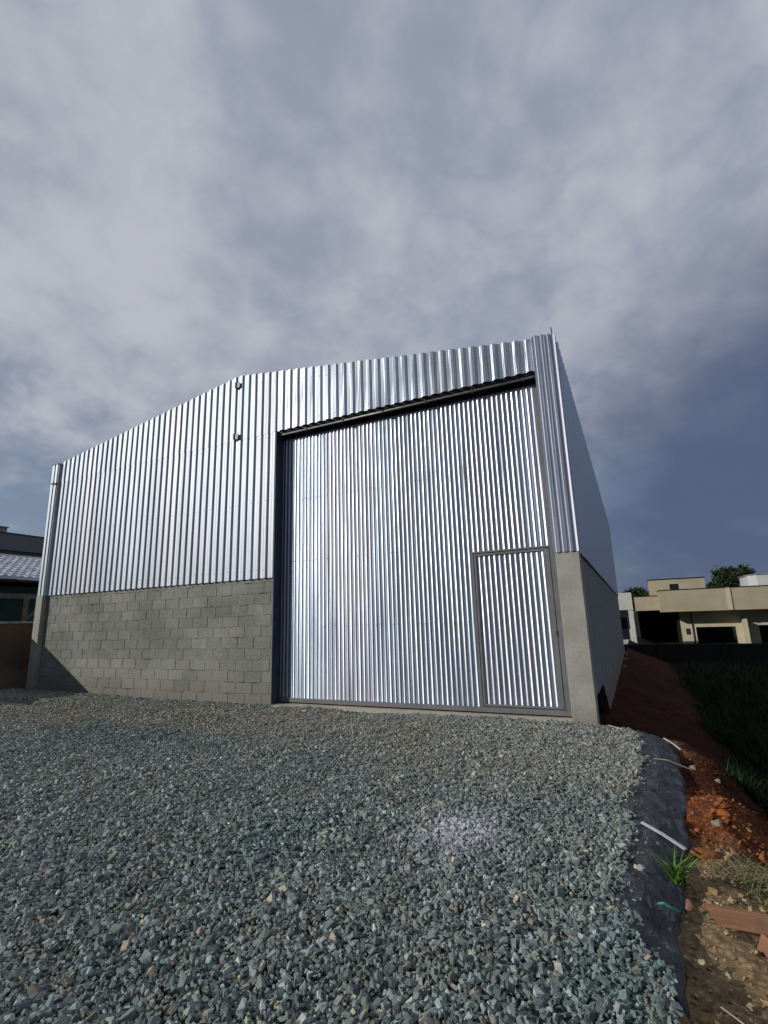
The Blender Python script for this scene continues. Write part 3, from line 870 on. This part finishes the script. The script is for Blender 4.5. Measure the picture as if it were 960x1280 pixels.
s2 = 1.3; wy = -7.386 + s2 * 31.386
whh = empty('white_house', (-2, wy, 0))
tag(whh, 'pale house with porch column partly hidden behind the warehouse end', 'house')
def wb(mb, x0, x1, y0, y1, z0, z1): mb.box(x0 + 2, x1 + 2, y0 - wy, y1 - wy, z0, z1)
mb = MB(); wb(mb, -6, .56, wy, wy + 4, 1.74, 2.97); mb.build('fascia', M['white'], whh)
mb = MB(); wb(mb, .22, .54, wy + .05, wy + .4, -1.6, 1.74); mb.build('porch_column', M['white'], whh)
mb = MB(); wb(mb, -6, .5, wy + 2.5, wy + 2.7, -1.6, 1.74); mb.build('wall', M['white'], whh)
mb = MB(); wb(mb, -.75, .05, wy + 2.44, wy + 2.5, -1.3, 1.2); mb.build('door', M['glass'], whh)
mb = MB(); wb(mb, -6, .22, wy + .08, wy + .2, -1.6, -.35); mb.build('parapet_rail', M['coping'], whh)
wy2 = -7.386 + S * 43.386
wt = empty('white_building', (12, wy2, 0))
tag(wt, 'small white block showing above the beige parapet at far right', 'building')
mb = MB(); mb.prism([(-.55, 0), (.15, -.9), (4, -.9), (4, 4), (-.55, 4)], 2, -1.9, 4.98); mb.build('wall', M['white'], wt)
mb = MB(); mb.prism([(-.65, 0), (.1, -1.0), (4.1, -1.0), (4.1, 4.1), (-.65, 4.1)], 2, 4.98, 5.06); mb.build('roof_slab', M['grey_render_light'], wt)

lw = MB(); lw.box(-14, 26, 24.0, 24.2, -1.6, -.20)
for k in range(14): lw.box(-13 + 2.9 * k, -12.75 + 2.9 * k, 23.94, 24.0, -1.6, -.15)
lwo = lw.build('lot_wall', M['lot_wall'])
tag(lwo, 'low dark masonry wall closing the back of the vacant lot', 'wall')

def tree(name, label, loc, trunk_h, crown, rad, nleaf, seed, leaf=.3):
    r = random.Random(seed); t = empty(name, loc)
    tag(t, label, 'tree', 'trees behind the beige house')
    mb = MB(); mb.tube([(0, 0, 0), (.1, .05, trunk_h * .5), (0, 0, trunk_h), (.2, 0, crown)], [.28, .22, .18, .05], 8)
    for k in range(7):
        a = r.uniform(0, 6.28); b = r.uniform(.4, .9)
        mb.tube([(0, 0, trunk_h * .8), (math.cos(a) * rad[0] * .4 * b, math.sin(a) * rad[0] * .4 * b, trunk_h + (crown - trunk_h) * .5), (math.cos(a) * rad[0] * .8 * b, math.sin(a) * rad[0] * .8 * b, crown + rad[2] * r.uniform(-.2, .5))], [.12, .08, .02], 6)
    mb.build('trunk', M['bark'], t, smooth=True)
    mb = MB(); cl = []
    for k in range(80):
        while True:
            v = Vector((r.uniform(-1, 1), r.uniform(-1, 1), r.uniform(-1, 1)))
            if .25 < v.length < 1 and v.z > -.75: break
        cl.append((Vector((v.x * rad[0], v.y * rad[1], v.z * rad[2] + crown)), r.uniform(.5, 1.0)))
    for k in range(nleaf):
        c_, s_ = r.choice(cl)
        p = c_ + Vector((r.gauss(0, .42), r.gauss(0, .42), r.gauss(0, .32))) * s_ * rad[0] / 3.2
        u = Vector((r.gauss(0, 1), r.gauss(0, 1), r.gauss(0, 1))).normalized(); w = u.orthogonal().normalized(); sz = leaf * r.uniform(.5, 1.2)
        mb.quad(p - u * sz * .5, p + w * sz * .3, p + u * sz * .5, p - w * sz * .3)
    mb.build('crown', M['leaf'], t, fixn=False)
    return t
tree('round_tree', 'round dark green tree rising behind the beige parapet near the white block', (14.7, 81, -1.9), 4.0, 7.1, (3.3, 3.3, 2.6), 15000, 1, .5)
tree('bushy_tree', 'low bushy tree between the warehouse end and the beige roof tower', (1.3, 81, -1.9), 3.0, 5.3, (3.0, 2.5, 1.7), 9000, 2, .45)
tree('spindly_tree', 'thin sparse tree just right of the beige roof tower', (11.1, 74, -1.9), 4.4, 6.1, (1.0, 1.0, 1.5), 700, 4, .28)

# ------------------------------------------------------------------ edge of the yard: membrane and litter
mb = MB(); ny_, nx_ = 150, 34
yy = np.linspace(-4.93, -.14, ny_)
grid = []
for y in yy:
    a = float(np.interp(y, LY, LX)) - .16; b = float(np.interp(y, EY, EX)) - .01
    if y > -.9: a = min(a, .30)
    b += .012 * math.sin(y * 9) + .008 * math.sin(y * 23 + 1)
    rowv = []
    for k in range(nx_):
        t = k / (nx_ - 1)
        x = a + (b - a) * t
        if y > -.05 - .38 * x - .06: yq = -.05 - .38 * x - .06
        else: yq = y
        z = float(height(x, yq)) if t < .999 else 0
        wr = .022 * float(fbm(x * 1.2, yq * 2.6, 5, 4, 90)) + .055 * (.40 - abs(float(fbm(x * 1.1 + yq * .5, yq * 1.6 - x * .4, 5.5, 3, 95)))) - .008 + .010 * math.sin(yq * 17 + x * 6 + 2 * float(vnoise(x, yq, 3, 91)))
        lift = .010 + (wr + .012) * float(sm(.12, .4, t))
        z = .0 + .012 * float(vnoise(x, yq, .9)) + lift - .05 * float(sm(.6, 1.0, t)) - .015 * t
        rowv.append((x, yq, z))
    # the free edge hangs down over the cut
    x, yq, z = rowv[-1]
    rowv += [(x + .012, yq, z - .035), (x + .018, yq, z - .085 - .03 * math.sin(y * 5) ** 2)]
    grid.append(rowv)
nn = nx_ + 2
for rw in grid: mb.v += rw
for i in range(ny_ - 1):
    for k in range(nn - 1):
        a = i * nn + k
        mb.f.append((a, a + 1, a + nn + 1, a + nn)); mb.mi.append(0)
mem = mb.build('membrane', M['membrane'], smooth=True, fixn=False)
thick(mem, .003)
tag(mem, 'wrinkled black plastic membrane along the right edge of the gravel', 'plastic sheet')

def ribbon(name, pts, w, t, material, label, cat, group=None):
    mb = MB()
    pts = [Vector(p) for p in pts]; prev = None
    for k, p in enumerate(pts):
        d = (pts[min(k + 1, len(pts) - 1)] - pts[max(0, k - 1)]); d.z = 0; d.normalize()
        s_ = Vector((-d.y, d.x, 0)) * w / 2
        cur = [p - s_, p + s_, p + s_ + Vector((0, 0, t)), p - s_ + Vector((0, 0, t))]
        i = len(mb.v); mb.v += [tuple(c_) for c_ in cur]
        if prev is None: mb.f.append((i, i + 1, i + 2, i + 3)); mb.mi.append(0)
        else:
            for e in range(4): mb.f.append((prev + e, prev + (e + 1) % 4, i + (e + 1) % 4, i + e)); mb.mi.append(0)
        prev = i
    mb.f.append((prev, prev + 1, prev + 2, prev + 3)); mb.mi.append(0)
    o = mb.build(name, material); tag(o, label, cat, group); return o
ribbon('white_strap', [(.465, -3.365, .045), (.58, -3.45, .02), (.695, -3.53, -.02)], .026, .006, M['white_plastic'], 'stiff white strap lying across the black membrane', 'strap')
ribbon('white_strip', [(.13, -.10, .03), (.22, -.20, .03), (.33, -.31, .025)], .022, .005, M['white_plastic'], 'thin white strip at the gravel edge beside the concrete column', 'strip')
ribbon('pale_strip', [(.72, -.50, .0), (.80, -.66, -.02), (.86, -.78, -.05)], .022, .005, M['white_plastic'], 'pale strip on the orange soil at the far tip of the membrane', 'strip')
mb = MB(); mb.tube([(.585, -1.60, .035), (.70, -1.60, .03), (.85, -1.57, -.03), (.90, -1.56, -.05)], [.004, .005, .004, .002], 6); tag(mb.build('dry_stalk', M['straw']), 'thin pale stalk lying on the membrane near its far end', 'stalk')
mb = MB(); mb.tube([(.52, -4.36, .03), (.545, -4.375, .045), (.575, -4.37, .03), (.61, -4.35, .01)], [.005, .006, .005, .003], 6); tag(mb.build('green_twine', M['twine']), 'short green twine on the near end of the membrane', 'twine')
mb = MB(); mb.tube([(.70, -4.86, -.05), (.76, -4.93, -.045), (.80, -5.0, -.055)], [.003, .003, .002], 6); tag(mb.build('dry_twig', M['straw']), 'thin dry twig on the sandy soil at the bottom right', 'twig')

def hz(x, y): return float(height(x, y))
# formwork boards
pl = MB(); pl.prism([(0, -.010), (.60, -.010), (.60, .075), (-.055, .075)], 1, -.0125, .0125)
o = pl.build('timber_board', M['wood'], bevel=.002)
o.location = (.775, -4.21, hz(.85, -4.2) + .02); o.rotation_euler = (R(-38), R(3), R(7))
tag(o, 'orange brown timber board with an angled end lying on the soil', 'board', 'formwork boards')
pl = MB(); pl.box(0, .5, -.0125, .0125, 0, .07)
o = pl.build('timber_board', M['wood'], bevel=.002)
o.location = (.905, -4.33, hz(.9, -4.35) + .0); o.rotation_euler = (R(-30), R(4), R(-52))
tag(o, 'short timber offcut jutting in below the angled board at right edge', 'board', 'formwork boards')

def tuft(name, label, x, y, z, nb, hgt, spread, material, lean=.7, wid=.009):
    a = rng.uniform(0, 6.28, nb); r_ = rng.random(nb) ** .7 * spread
    P = np.stack([x + np.cos(a) * r_, y + np.sin(a) * r_, np.full(nb, z)], -1)
    o = blades(name, P, hgt * rng.uniform(.5, 1.1, nb), wid, lean, material, 4); tag(o, label, 'grass'); return o
tuft('grass_tuft', 'fresh green grass tuft growing at the edge of the membrane', .618, -3.95, -.05, 60, .19, .035, M['tuft'], .7, .015)
tuft('dry_weeds', 'dry olive weeds on the rubble behind the timber board', 1.02, -3.62, hz(1.02, -3.62), 300, .12, .20, M['dry'], 1.2, .008)
tuft('yellow_weed', 'small yellow green weed at the right edge of the red cut', 1.56, -1.25, hz(1.56, -1.25), 24, .16, .03, M['yellow'], .6, .016)

def rock(name, label, x, y, z, s, col, cat, seed, sq=(1, 1, .8)):
    tv, tf = hull_template(40, .8, seed, .12)
    mb = MB(); mb.v = [(v[0] * s * sq[0], v[1] * s * sq[1], v[2] * s * sq[2]) for v in tv]; mb.f = [tuple(int(i) for i in f) for f in tf]; mb.mi = [0] * len(mb.f); mb.col = [(*col, 1)] * len(mb.v)
    o = mb.build(name, M['soil'], smooth=False); o.location = (x, y, z); tag(o, label, cat); return o
rock('pale_pebble', 'round pale pebble on the gravel edge left of the grass tuft', .452, -4.06, .055, .026, (.50, .48, .43), 'pebble', 301)
rock('cream_pebble', 'cream pebble half sunk in the sandy soil', .665, -4.60, -.05, .020, (.55, .45, .32), 'pebble', 302)
rock('tan_stone', 'tan stone standing beside the angled end of the board', .655, -4.16, -.04, .030, (.36, .22, .13), 'stone', 303, (.8, .8, 1.2))
rock('red_clod', 'large orange red clod lying in the cut above the weeds', .80, -3.42, hz(.80, -3.42) + .02, .07, (.30, .115, .05), 'clod', 304, (1.2, .8, .6))
rock('brick_fragment', 'brown brick fragment among the gravel at the bottom left corner', -1.715, -6.085, .025, .05, (.16, .085, .05), 'brick', 305, (1.2, .8, .6))

# ------------------------------------------------------------------ light and sky
SUN = Vector((-1.03, -1.0, .57)).normalized()
el = math.asin(SUN.z); az = math.atan2(SUN.x, SUN.y)
sl = bpy.data.lights.new('sun', 'SUN'); sl.energy = 2.5; sl.angle = R(.5); sl.color = (1, .955, .88)
so = bpy.data.objects.new('sun', sl); so.rotation_euler = (-SUN).to_track_quat('-Z', 'Y').to_euler(); COL.objects.link(so)

world = bpy.data.worlds.new('World'); scene.world = world; world.use_nodes = True
t = NT(world.node_tree); bg = world.node_tree.nodes['Background']
sky = t.node('ShaderNodeTexSky', sky_type='NISHITA'); sky.sun_disc = False
sky.sun_elevation = el; sky.sun_rotation = az
sky.air_density = 1.0; sky.dust_density = .6; sky.ozone_density = 1.2
gen = t.node('ShaderNodeTexCoord').outputs['Generated']
dv = t.vmath('NORMALIZE', gen)
sx = t.node('ShaderNodeSeparateXYZ'); t.l.new(dv, sx.inputs[0])
zz = t.math('ADD', t.math('MAXIMUM', sx.outputs[2], 0), .5)
cb = t.node('ShaderNodeCombineXYZ')
t.l.new(t.math('DIVIDE', sx.outputs[0], zz), cb.inputs[0]); t.l.new(t.math('DIVIDE', sx.outputs[1], zz), cb.inputs[1])
P = cb.outputs[0]
big = t.noise(P, 1.3, 3, .5, .1)
mid = t.noise(P, 4.2, 5, .5, .15)
fin = t.noise(P, 10.0, 8, .55, .25)
# billowed edges: folded noise gives rounded puffs with darker seams between them
bil = t.math('ABSOLUTE', t.math('SUBTRACT', t.noise(P, 6.5, 5, .5, .3), .5))
body = t.math('ADD', t.math('MULTIPLY', big, .36), t.math('ADD', t.math('MULTIPLY', mid, .36), t.math('MULTIPLY', fin, .18)))
body = t.math('ADD', body, t.math('MULTIPLY', bil, .38))
body = t.math('ADD', body, .022)
rear = t.ramp(t.math('ADD', t.math('MULTIPLY', sx.outputs[1], -1), t.math('MULTIPLY', t.math('SUBTRACT', big, .5), .4)), -.25, .35)
dark_dir = t.vmath('DOT_PRODUCT', dv, tuple(Vector((.30, .93, .14)).normalized()))
dk = t.ramp(t.math('ADD', dark_dir, t.math('MULTIPLY', t.math('SUBTRACT', mid, .5), .14)), .86, .985)
cloud = t.mix(t.ramp(body, .385, .615), (2.75, 3.12, 3.98, 1), (4.8, 4.98, 5.55, 1))
clear = t.mix(.72, sky.outputs[0], (1.75, 2.15, 3.1, 1))
cov = t.ramp(t.math('ADD', sx.outputs[2], t.math('MULTIPLY', t.math('SUBTRACT', body, .5), .9)), .20, .44)
col = t.mix(cov, clear, cloud)
col = t.mix(t.math('MULTIPLY', dk, .93), col, (.80, 1.12, 1.98, 1))
# unseen rear half of the sky darkened to keep the metal reflections dark
col = t.mix(rear, col, t.mix(t.ramp(t.math('ADD', sx.outputs[2], t.math('MULTIPLY', t.math('SUBTRACT', body, .5), .8)), .15, .6), (.62, .84, 1.3, 1), (1.7, 2.0, 2.5, 1)))
t.put(bg.inputs['Color'], col)
bg.inputs['Strength'].default_value = .1

# ------------------------------------------------------------------ camera
yaw, pitch, roll = R(-25.85157595), R(12.46266939), R(-1.70954817)
cy, sy = math.cos(yaw), math.sin(yaw)
right = Vector((cy, -sy, 0)); fwd = Vector((sy, cy, 0)); up = Vector((0, 0, 1))
f2 = fwd * math.cos(pitch) + up * math.sin(pitch); u2 = up * math.cos(pitch) - fwd * math.sin(pitch)
rr = right * math.cos(roll) + u2 * math.sin(roll); uu = u2 * math.cos(roll) - right * math.sin(roll)
cam = bpy.data.cameras.new('camera'); cam.sensor_fit = 'VERTICAL'; cam.sensor_height = 36; cam.lens = 622.4176 / 1280 * 36
cam.clip_start = .05; cam.clip_end = 5000
co = bpy.data.objects.new('camera', cam); COL.objects.link(co)
mw = Matrix((rr, uu, -f2)).transposed().to_4x4(); mw.translation = Vector(CAMP.tolist()); co.matrix_world = mw
scene.camera = co
vs = scene.view_settings
vs.view_transform = 'Standard'; vs.look = 'None'; vs.gamma = 1; vs.exposure = 0; vs.use_curve_mapping = False
scene.render.resolution_x = 768; scene.render.resolution_y = 1024
